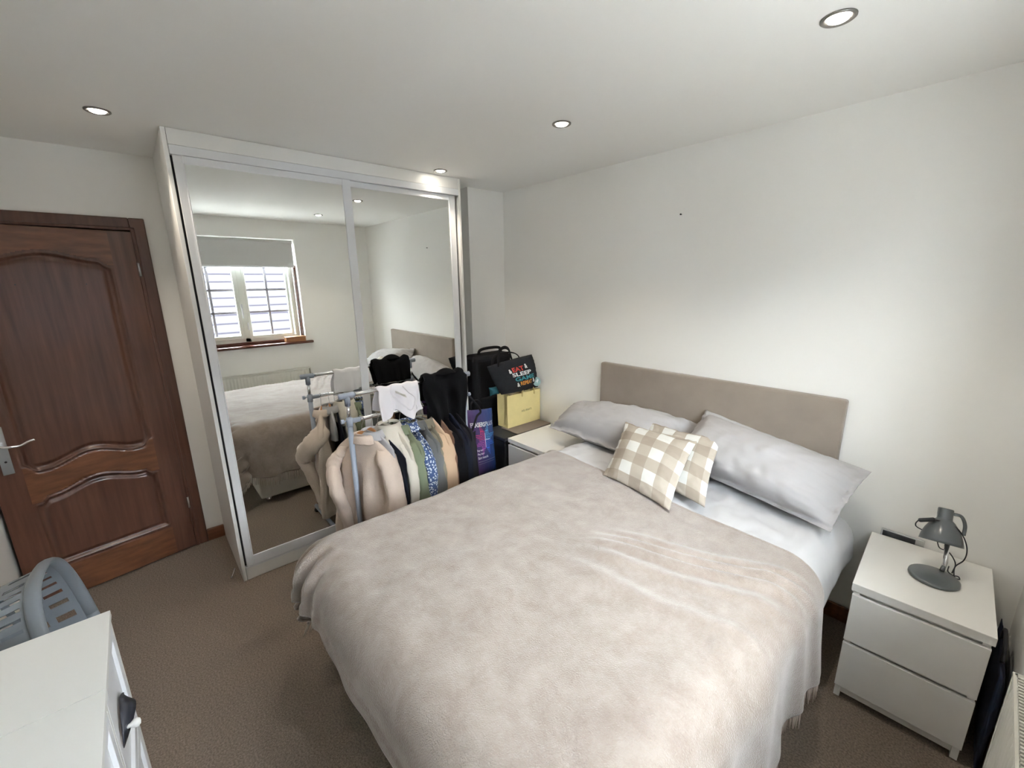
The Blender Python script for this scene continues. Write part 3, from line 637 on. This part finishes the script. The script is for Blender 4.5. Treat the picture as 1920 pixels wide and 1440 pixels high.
G = [  # name, y, yaw, material, label, category, options, hanger kind, hanger label
 ('coat', -1.592, R_(24), 'coat', 'fluffy beige coat at the near end of the rail, its sleeve bent out', 'coat', dict(zbot=.16, th=.05, fold=.032, seed=1, hw=.225, zb=.855, sr=.072, flare=.22, slen=.62, collar=(.010, .25, .03), elbow=[(.22, -1.735, .66), (.325, -1.765, .55), (.30, -1.735, .44), (.25, -1.68, .20)]), 'wood', 'wooden hanger inside the fluffy beige coat'),
 ('sweater', -1.535, R_(12), 'greyknit', 'light grey sweater top hanging behind the beige coat', 'sweater', dict(zbot=.66, th=.034, seed=2, hw=.20, sleeve='none', slope=.5, collar=(.015, .3, .02)), 'wood', 'orange brown wooden hanger inside the light grey sweater'),
 ('dress', -1.497, R_(11), 'navy', 'dark navy dress hanging between the grey sweater and the cream jacket', 'dress', dict(zbot=.12, th=.020, fold=.008, seed=3, hw=.25, zb=.84, sleeve='none', slope=.5), 'thin', 'thin black hanger inside the dark navy dress'),
 ('jacket', -1.428, R_(10), 'cream', 'cream jacket with a wide turned down collar on the rail', 'jacket', dict(zbot=.32, th=.028, sr=.038, seed=4, hw=.22, zb=.875, sleeve='both', slen=.36, collar=(.02, 1.3, .095)), 'thin', 'thin black hanger inside the wide collared cream jacket'),
 ('shirt', -1.352, R_(8), 'olive', 'olive green shirt hanging beneath the white top', 'shirt', dict(zbot=.14, th=.026, seed=5, hw=.22, slen=.6, collar=(.012, .3, .03)), 'thin', 'thin black hanger inside the olive green shirt'),
 ('shirt', -1.302, R_(8), 'pattern', 'blue and white patterned shirt between the olive and slate shirts', 'shirt', dict(zbot=.42, th=.016, seed=6, hw=.232, slen=.3, sr=.04, collar=(.015, .4, .02)), 'thin', 'thin black hanger inside the blue and white patterned shirt'),
 ('shirt', -1.238, R_(7), 'slate', 'slate grey denim shirt beside the patterned shirt', 'shirt', dict(zbot=.16, th=.024, seed=7, hw=.222, slen=.55, collar=(.012, .3, .03)), 'thin', 'thin black hanger inside the slate grey shirt'),
 ('cardigan', -1.192, R_(6), 'khaki', 'khaki brown cardigan between the slate shirt and the tan blouse', 'cardigan', dict(zbot=.22, th=.022, seed=8, hw=.205, slen=.45, collar=(.012, .3, .03)), 'thin', 'thin black hanger inside the khaki brown cardigan'),
 ('blouse', -1.150, R_(6), 'tan', 'shiny tan blouse with full sleeves in the middle of the rail', 'blouse', dict(zbot=.20, th=.028, seed=9, hw=.22, slen=.56, sr=.056), 'thin', 'thin black hanger inside the shiny tan blouse'),
 ('jumper', -1.103, R_(5), 'brown', 'dark brown jumper just behind the tan blouse', 'jumper', dict(zbot=.3, th=.022, seed=10, hw=.205, slen=.45), 'thin', 'thin black hanger inside the dark brown jumper'),
 ('jacket', -1.058, R_(5), 'black', 'black jacket behind the brown jumper, under the black cardigan', 'jacket', dict(zbot=.12, th=.030, seed=11, hw=.23, slen=.6), 'thin', 'thin black hanger inside the black jacket'),
 ('jacket', -1.010, R_(4), 'navy', 'dark navy jacket hanging next to the black jacket', 'jacket', dict(zbot=.12, th=.026, seed=12, hw=.225, slen=.6), 'thin', 'thin black hanger inside the dark navy jacket'),
 ('jacket', -.966, R_(4), 'darkg', 'charcoal jacket at the far end of the rail near the printed bag', 'jacket', dict(zbot=.10, th=.020, seed=13, hw=.215, slen=.55, sleeve='right', cm=None), 'thin', 'thin black hanger inside the charcoal jacket at the far end'),
]
for (nm, y, yaw, mk, lb, ct, op, hk, hl) in G:
    hanger(y, yaw, hk, hl, op.get('zb', .862)+(.022 if hk == 'wood' else .0))
    garment(nm, y, yaw, F_[mk], lb, ct, **op)

def drape(name, y0, y1, x, zt, front, back, m, label, cat, seed=0, N=40, thick=.006, fold=.012, sag=.0, r=.016):
    """cloth hung over a rail along y; front(t), back(t) give the drop below the rail"""
    t = thing(name, (x, (y0+y1)/2, zt-.2), label, cat)
    def f(u, v):
        y = y0+u*(y1-y0); fd, bd = front(u), back(u)
        tot = fd+bd+PI*r; s = v*tot
        yo = .012*math.sin(v*7+seed)*(1 if u > .5 else -1)*abs(2*u-1)
        wv = fold*math.sin(u*11+seed)+.6*fold*math.sin(u*23+2*seed)+.7*fold*nz(u*6, v*5, seed)
        if s < bd: k = 1-s/bd; return (x-r-.004-.02*k-abs(wv)*k*.6, y+yo, zt-(bd-s))
        if s < bd+PI*r: a = (s-bd)/r; return (x-r*math.cos(a), y, zt+r*math.sin(a)+.006*math.sin(u*9+seed)**2+(r-.012)*1.3*nz(u*5, seed))
        k = (s-bd-PI*r)/fd; return (x+r+.004+.028*k+wv*sm(0, .5, k), y+yo-.01*math.sin(k*5+u*4), zt-(s-bd-PI*r))
    vs, fs, _ = grid(N, N+14, f); link('cloth', vs, fs, m, t, smooth=True, solid=thick)
    return t, f
wt, wfn = drape('white_top', -1.488, -1.215, RX, ZT, lambda u: .150+.035*math.sin(u*PI)*.4+.03*math.sin(u*8+1)+.03*sm(.4, .55, u)*(1-sm(.75, .85, u)), lambda u: .13+.02*math.sin(u*5), fab('white_jersey', (.82, .80, .84), bump=.1), 'white top folded over the upper bar of the rail, label showing', 'top', seed=1, fold=.015)
vs, fs, _ = grid(8, 6, lambda u, v: Vector(wfn(.42+.18*u, .69-.05*v))+Vector((.004, 0, 0)))
link('neck_label', vs, fs, mat('label_tape', (.55, .53, .50), .8), wt)
text_part('label_print', 'size', M['text_k'], wt, lambda u, v: Vector(wfn(.50+.07*u, .675-.02*(1-v)))+Vector((.0065, 0, 0)))
MB().tube(spline([Vector(wfn(.36, .52))+Vector((.005, 0, 0)), Vector(wfn(.33, .62))+Vector((.006, 0, 0)), Vector(wfn(.36, .74))+Vector((.007, 0, 0)), Vector(wfn(.5, .86))+Vector((.007, 0, 0)), Vector(wfn(.72, .85))+Vector((.007, 0, 0)), Vector(wfn(.86, .72))+Vector((.007, 0, 0)), Vector(wfn(.70, .56))+Vector((.006, 0, 0)), Vector(wfn(.6, .5))+Vector((.005, 0, 0))], 6), .006, 8, flat=(1, .6)).build('neckband', fab('white_rib', (.78, .76, .80)), wt, smooth=True)
bt2, _ = drape('black_cardigan', -1.175, -.872, RX, ZT+.012, lambda u: .42-.16*sm(.35, 0, u)+.03*math.sin(u*9), lambda u: .15, M['black'], 'black cardigan heaped over the far end of the upper bar', 'cardigan', seed=5, thick=.016, fold=.022, r=.03)
MB().rings([[(RX+.012+.045*math.sin(a)*k, -1.01+(.08*k)*math.cos(a), ZT+.035+.035*(1-k*k)) for a in [2*PI*i/20 for i in range(20)]] for k in (1, .9, .7, .45, .2)]).build('bundled_sleeve', M['black'], bt2, smooth=True)
# black shoulder bag on the rail end
sb = thing('shoulder_bag', (RX+.03, -.80, .35), 'black shoulder bag hung from the far post of the rail', 'bag')
po2, _ = pillow('body', (.40, -.93, .30), (.40, -.79, .30), (.40, -.80, .70), (.40, -.92, .72), .03, M['black2'], None, None, seed=9, N=16)
po2.parent = sb; po2.matrix_parent_inverse = WM[sb.name].inverted()
MB().tube(spline([(.39, -.90, .70), (.385, -.88, .92), (.375, -.853, 1.02), (.35, -.83, .98), (.36, -.72, .83), (.37, -.76, .79), (.39, -.82, .70)]), .008, 8, flat=(1, .45)).build('strap', M['black2'], sb, smooth=True)

# ------------------------------------------------------------------ bags and boxes in the corner
st = thing('suitcase', (-.03, -.30, 0), 'tall black soft suitcase standing in the corner behind the bags', 'suitcase')
box('shell', -.165, .02, -.50, -.10, .04, 1.15, M['black2'], st, bevel=.05, seg=4)
box('front_pocket', .012, .04, -.46, -.14, .12, .80, M['black2'], st, bevel=.02, seg=3)
MB().tube(spline([(-.04, -.42, 1.14), (-.04, -.41, 1.18), (-.04, -.36, 1.195), (-.04, -.24, 1.195), (-.04, -.19, 1.18), (-.04, -.18, 1.14)]), .012, 10).build('carry_handle', M['black2'], st, smooth=True)
for y in (-.45, -.15):
    for x in (-.12, -.02): MB().lathe([(.012, .05), (.022, .04), (.024, .02), (.018, 0)], (x, y, 0), n=14).build('wheel', M['rubber'], st, smooth=True)
bx = thing('storage_box', (.27, -.27, 0), 'black storage box in the corner carrying the yellow bag', 'box')
box('body', .135, .405, -.53, -.02, 0, .545, M['black2'], bx, bevel=.01)
box('lid', .130, .408, -.535, -.018, .546, .570, M['rubber'], bx, bevel=.006)
bd_ = box('flat_board', .205, .408, -.40, -.022, .572, .579, M['board'], bevel=.002); tag(bd_, 'grey brown board lying under the yellow bag beside the nightstand', 'board')
# yellow paper bag
yb = thing('paper_bag', (.21, -.2, .58), 'yellow paper shopping bag standing with its black printed name facing out', 'shopping bag')
X0, X1, Y0, Y1, Z0, Z1 = .145, .268, -.378, -.012, .5805, .848
def ybp(x, y, z, k): return (x, y, z)
vsb = []; 
cols = [(X1, Y0), (X1, Y1), (X0, Y1), ((X0+X1)/2, Y1-.03), (X0, Y1), (X0, Y0), ((X0+X1)/2, Y0+.022)]
cols = [(X1, Y0), (X1, Y1), ((X0+X1)/2, Y1-.02), (X0, Y1), (X0, Y0), ((X0+X1)/2, Y0+.022)]
rg = []
for z, k in ((Z0, 0), (Z0+.02, .3), (Z0+.13, .9), (Z1, 1)):
    rg.append([(x+(.006*math.sin(y*20) if k > .5 else 0), (y if i not in (2, 5) else (Y1-.02*k if i == 2 else Y0+.022*k)), z) for i, (x, y) in enumerate(cols)])
ybm = MB(); ybm.rings(rg, cap=False); ybm.add(rg[0], [tuple(range(6))]); ybm.build('paper_body', M['yellow'], yb, solid=.0012)
for x, c_ in ((X1+.001, -.15), (X0+.03, -.09)):
    MB().tube(spline([(x, c_-.07, Z1-.03), (x, c_-.066, Z1+.02), (x-.012, c_-.03, Z1+.062), (x-.014, c_+.02, Z1+.060), (x-.004, c_+.06, Z1+.018), (x, c_+.065, Z1-.03)]), .0105, 8, flat=(.2, 1.1)).build('ribbon_handle', M['yellow'], yb, smooth=True)
vs, fs, _ = grid(10, 4, lambda u, v: (X0+.02+v*.09, Y0+.04+u*.17, Z1-.004+.018*math.sin(u*3)+.004*math.sin(v*3)))
link('tissue', vs, fs, mat('tan_tissue', (.50, .38, .24), .8), yb, solid=.003, smooth=True)
text_part('printed_name', 'AXEL ARIGATO', M['text_k'], yb, lambda u, v: (X1+.0075, -.235+u*.115, .690+v*.017), bold=.01)
# black tote with the printed slogan
tb = thing('printed_tote', (.25, -.28, .86), 'black tote bag with a colourful four line slogan on top of the yellow bag', 'tote bag')
tot, tpos = pillow('body', (.262, -.435, .872), (.25, -.022, .862), (.235, -.075, 1.145), (.245, -.555, 1.11), .055, M['black2'], None, None, seed=12, wr=.007, N=40, pinch=-.02, back=.8, pw=.6)
tot.parent = tb; tot.matrix_parent_inverse = WM[tb.name].inverted()
tot.data.materials[0] = mat('tote_canvas', (.018, .020, .025), .85, spec=.25, bump=.3, bscale=200)
def tmap(u0, u1, v0, v1, tl=0, e=.0045):
    def f(u, v):
        uu, vv = u0+(u1-u0)*u, v0+(v1-v0)*v+tl*u
        return tpos(uu, vv, 1)+Vector((e, -.001, .001))
    return f
text_part('print_line', 'EAT', M['text_r'], tb, tmap(.37, .63, .655, .79, .0), bold=.03)
text_part('print_line', 'SLEEP', M['text_w'], tb, tmap(.33, .78, .51, .63, .0), bold=.03)
text_part('print_line', 'GAME', M['text_t'], tb, tmap(.36, .85, .355, .485, .0), bold=.03)
text_part('print_line', 'REPEAT', M['text_o'], tb, tmap(.46, .77, .21, .33, .0), bold=.03)
for (a, b, c_, d_) in ((.29, .35, .64, .77), (.66, .725, .69, .82), (.375, .44, .18, .31), (.79, .85, .225, .35)):
    text_part('print_mark', '&', M['text_w'], tb, tmap(a, b, c_, d_), bold=.03)
cb = tpos(.915, .2, 1)+Vector((.006, -.002, 0))
bdg = MB().tube([cb, cb+Vector((.003, -.0005, .0006))], .038, 32).build('badge', mat('pale_teal_badge', (.28, .42, .42), .6), tb)
MB().tube([cb+Vector((.0035, .0, -.022)), cb+Vector((.0035, .004, .0)), cb+Vector((.0035, .010, .022))], .003, 6).build('badge_mark', M['text_w'], bdg)
MB().tube([cb+Vector((.0035, -.010, .008)), cb+Vector((.0035, .004, .0)), cb+Vector((.0035, .015, .012))], .003, 6).build('badge_mark', M['text_w'], bdg)
for dx in (.0,):
    MB().tube(spline([(.268, -.46, 1.07), (.262, -.46, 1.16), (.25, -.44, 1.215), (.235, -.38, 1.235), (.22, -.32, 1.215), (.215, -.29, 1.15), (.225, -.28, 1.10)]), .011, 8, flat=(1.2, .4)).build('handle', M['black2'], tb, smooth=True)
    MB().tube(spline([(.19, -.46, 1.07), (.18, -.44, 1.15), (.17, -.38, 1.18), (.17, -.25, 1.175), (.18, -.18, 1.14), (.19, -.17, 1.08)]), .011, 8, flat=(1.2, .4)).build('handle', M['black2'], tb, smooth=True)
te = pillow('teal_pouch', (.20, -.50, .862), (.20, -.405, .862), (.20, -.42, .93), (.20, -.51, .93), .022, mat('teal_cloth', (.015, .10, .13), .8), 'small teal cloth pouch poking out under the black tote', 'pouch', seed=3, N=14)
# holdall on the floor and printed carrier bag on it
hd = thing('holdall', (.2, -.72, 0), 'black holdall on the floor beneath the navy printed carrier bag', 'holdall')
box('body', .02, .40, -.835, -.56, 0, .275, M['black2'], hd, bevel=.05, seg=4)
MB().tube(spline([(.12, -.70, .27), (.13, -.70, .285), (.2, -.70, .288), (.28, -.70, .285), (.30, -.70, .27)]), .008, 8).build('carry_handle', M['black2'], hd, smooth=True)
fb_ = thing('carrier_bag', (.28, -.69, .29), 'navy carrier bag printed with a pink and blue maze cross', 'carrier bag')
def nav():
    m = mat('navy_gloss_print', (.02, .03, .12), .35); nt = m.node_tree; b = nt.nodes['Principled BSDF']; uv = nt.nodes.new('ShaderNodeUVMap'); s = nt.nodes.new('ShaderNodeSeparateXYZ')
    nt.links.new(uv.outputs[0], s.inputs[0]); r = nt.nodes.new('ShaderNodeValToRGB'); nt.links.new(s.outputs[0], r.inputs[0])
    r.color_ramp.elements[0].color = (.07, .03, .11, 1); r.color_ramp.elements[1].color = (.012, .05, .17, 1); nt.links.new(r.outputs[0], b.inputs['Base Color']); return m
cbag, cpos = pillow('body', (.33, -.745, .293), (.31, -.545, .293), (.30, -.568, .80), (.30, -.812, .835), .02, nav(), None, None, seed=14, wr=.004, N=30, pinch=.01, back=2, pw=.7)
cbag.parent = fb_; cbag.matrix_parent_inverse = WM[fb_.name].inverted()
def cmap(u0, u1, v0, v1, e=.003):
    return lambda u, v: cpos(u0+(u1-u0)*u, v0+(v1-v0)*v, 1)+Vector((e, -.001, 0))
text_part('print_line', 'FRASERS', M['text_w'], fb_, cmap(.05, .60, .745, .815), bold=.03)
text_part('print_line', 'PLUS', M['text_w'], fb_, cmap(.62, .95, .750, .815))
for i, s_ in enumerate(('Buy now', 'Pay later', 'Earn rewards')):
    text_part('print_line', s_, M['text_w'], fb_, cmap(.14, (.40, .44, .58)[i], .375-i*.055, .415-i*.055), bold=.02)
def quadline(mb, pts, wdt, e=.004):
    for (a, b), (c, d) in zip(pts[:-1], pts[1:]):
        L = math.hypot(c-a, d-b)+1e-9; nx, ny = -(d-b)/L*wdt, (c-a)/L*wdt; n = 6
        P = []
        for k in range(n+1):
            t_ = k/n; x, y = a+(c-a)*t_, b+(d-b)*t_
            P += [cpos(x+nx, y+ny*.5, 1)+Vector((e, 0, 0)), cpos(x-nx, y-ny*.5, 1)+Vector((e, 0, 0))]
        mb.add(P, [(2*k, 2*k+1, 2*k+3, 2*k+2) for k in range(n)])
cols_ = [(.45, .05, .12), (.35, .12, .35), (.10, .12, .45), (.10, .30, .55)]
cx_, cy_ = .52, .545
for q, (sx, sy, col) in enumerate(((-1, 1, (.40, .03, .09)), (-1, -1, (.30, .06, .25)), (1, -1, (.04, .12, .45)), (1, 1, (.06, .25, .45)))):
    mb = MB()
    for k in range(4):
        g_ = .025+.045*k; a = .17+.045*k; hv = .5
        X = lambda t_: cx_+t_
        Yy = lambda t_: cy_+t_*hv
        quadline(mb, [(X(sx*g_), Yy(sy*a*1.6)), (X(sx*g_), Yy(sy*g_)), (X(sx*a*1.5), Yy(sy*g_))], .006)
    quadline(mb, [(X(sx*.025), Yy(sy*.27)), (X(sx*.16), Yy(sy*.27))], .006)
    mb.build('maze_print', mat('maze_ink', tuple(min(1, c*2) for c in col), .4), fb_)
mb = MB(); quadline(mb, [(cx_, cy_-.12), (cx_, cy_+.10)], .007, .005); quadline(mb, [(cx_-.03, cy_), (cx_+.2, cy_)], .007, .005)
mb.build('cross_print', M['text_w'], fb_)
mb = MB(); quadline(mb, [(.12, .225), (.92, .225)], .006); quadline(mb, [(.12, .19), (.85, .19)], .004)
mb.build('fine_print', mat('grey_print', (.3, .3, .36), .6), fb_)
MB().tube(spline([(.30, -.76, .80), (.295, -.75, .87), (.28, -.70, .885), (.27, -.65, .86), (.29, -.62, .79)]), .007, 8, flat=(1, .4)).build('handle', M['black2'], fb_, smooth=True)

# ------------------------------------------------------------------ dresser and laundry basket at the lower left
dr = thing('drawer_chest', (1.49, -2.94, 0), 'white chest of framed drawers with black loop pulls at the lower left', 'chest of drawers')
A0, A1, B0, B1, TZ = 1.134, 1.845, -3.165, -2.69, .80
for a, b in ((A0, 1.4685), (1.4715, A1)): box('top', a, b, B0, B1+.004, TZ-.018, TZ, M['white'], dr, bevel=.0004)
c = MB(); c.box(A0, A0+.018, B0, B1, .0, TZ-.019).box(A1-.018, A1, B0, B1, 0, TZ-.019).box(1.480, 1.498, B0, B1, 0, TZ-.019).box(A0, A1, B0, B0+.01, 0, TZ-.019).box(A0, A1, B0, B1-.01, .02, .04)
c.build('carcass', M['white'], dr, bevel=.001)
for x0, x1 in ((A0+.021, 1.477), (1.501, A1-.021)):
    for z0, z1 in ((.045, .405), (.412, TZ-.024)):
        d_ = MB(); fw = .035; yb0, yb1 = B1-.018, B1
        d_.box(x0, x0+fw, yb0, yb1, z0, z1).box(x1-fw, x1, yb0, yb1, z0, z1).box(x0+fw, x1-fw, yb0, yb1, z0, z0+fw).box(x0+fw, x1-fw, yb0, yb1, z1-fw, z1)
        d_.box(x0+fw, x1-fw, yb0, yb1-.009, z0+fw, z1-fw)
        dd = d_.build('drawer', M['gloss_white'], dr, bevel=.0015)
        xm, zm = (x0+x1)/2, (z0+z1)/2-.02
        pr = [(xm-.085+.17*k/14, zm+.045*math.sin(PI*k/14)) for k in range(15)]
        vs = [(x, yb1-.005+.032*math.sin(PI*k/14)*1.0, z-.02) for k, (x, z) in enumerate(pr)]+[(x, yb1-.005+.004, z+.012) for k, (x, z) in enumerate(pr)]
        link('loop_pull', vs, [(k, k+1, k+16, k+15) for k in range(14)], M['rubber'], dd, smooth=True, solid=.003)
        MB().lathe([(.004, -.006), (.0055, .012), (.011, .020), (.012, .027), (.007, .033), (.001, .034)], (xm+.055, yb1, zm+.012), (0, 1, 0), n=18).build('knob', M['white'], dd, smooth=True)

def basket():
    t = thing('laundry_basket', (.6, -2.95, 0), 'grey slotted plastic laundry basket standing on its end beyond the white drawers', 'laundry basket')
    # stood on its end, opening toward the room
    C = Vector((.595, -2.856, .377)); axd = Vector((.081, .9885, .1275)).normalized(); side = Vector((0, 0, 1)).cross(axd).normalized(); upv = axd.cross(side)
    W_, H_, L_ = .222, .352, .27
    def P(an, d, k=1.0):
        ca, sa = math.cos(an), math.sin(an); q = .75
        sc_ = k*(1-.13*d/L_)
        return C-axd*d+side*W_*sc_*abs(ca)**q*(1 if ca > 0 else -1)+upv*H_*sc_*abs(sa)**q*(1 if sa > 0 else -1)
    NA = 240; ND = 24; V = []; F = []
    for j in range(ND+1):
        for i in range(NA): V.append(P(2*PI*i/NA, L_*j/ND))
    for j in range(ND):
        for i in range(NA):
            slot = (3 <= j <= 21) and (i % 6 in (1, 2)) and not (8 <= j <= 9) and not (15 <= j <= 16)
            if slot: continue
            k = (i+1) % NA; F.append((j*NA+i, j*NA+k, (j+1)*NA+k, (j+1)*NA+i))
    F.append(tuple(ND*NA+i for i in range(NA)))
    link('body', V, F, M['basket'], t, smooth=False, solid=.003)
    pts = [P(2*PI*i/64, -.002, 1.02) for i in range(65)]
    MB().tube(pts, .012, 10, flat=(1, 1.9)).build('rim', M['basket'], t, smooth=True)
basket()

# ------------------------------------------------------------------ small things
cs = thing('cotton_swab', (-.12, -2.31, .004), 'white cotton swab dropped on the carpet beside the wardrobe', 'cotton swab')
a, b = Vector((-.175, -2.276, .004)), Vector((-.09, -2.305, .004))
MB().tube([a, b], .0018, 8).build('stick', M['text_w'], cs, smooth=True)
for p, q in ((a, b), (b, a)):
    d = (q-p).normalized(); MB().tube([p-d*.004, p, p+d*.009, p+d*.013], [.0018, .0038, .0036, .0018], 8).build('cotton_tip', M['pillow'], cs, smooth=True)
nl = MB().tube([(1.412, -.0002, 2.099), (1.412, -.012, 2.099)], [.003, .005], 10).build('wall_screw', M['dark']); tag(nl, 'small dark screw left in the bare wall above the headboard', 'screw')
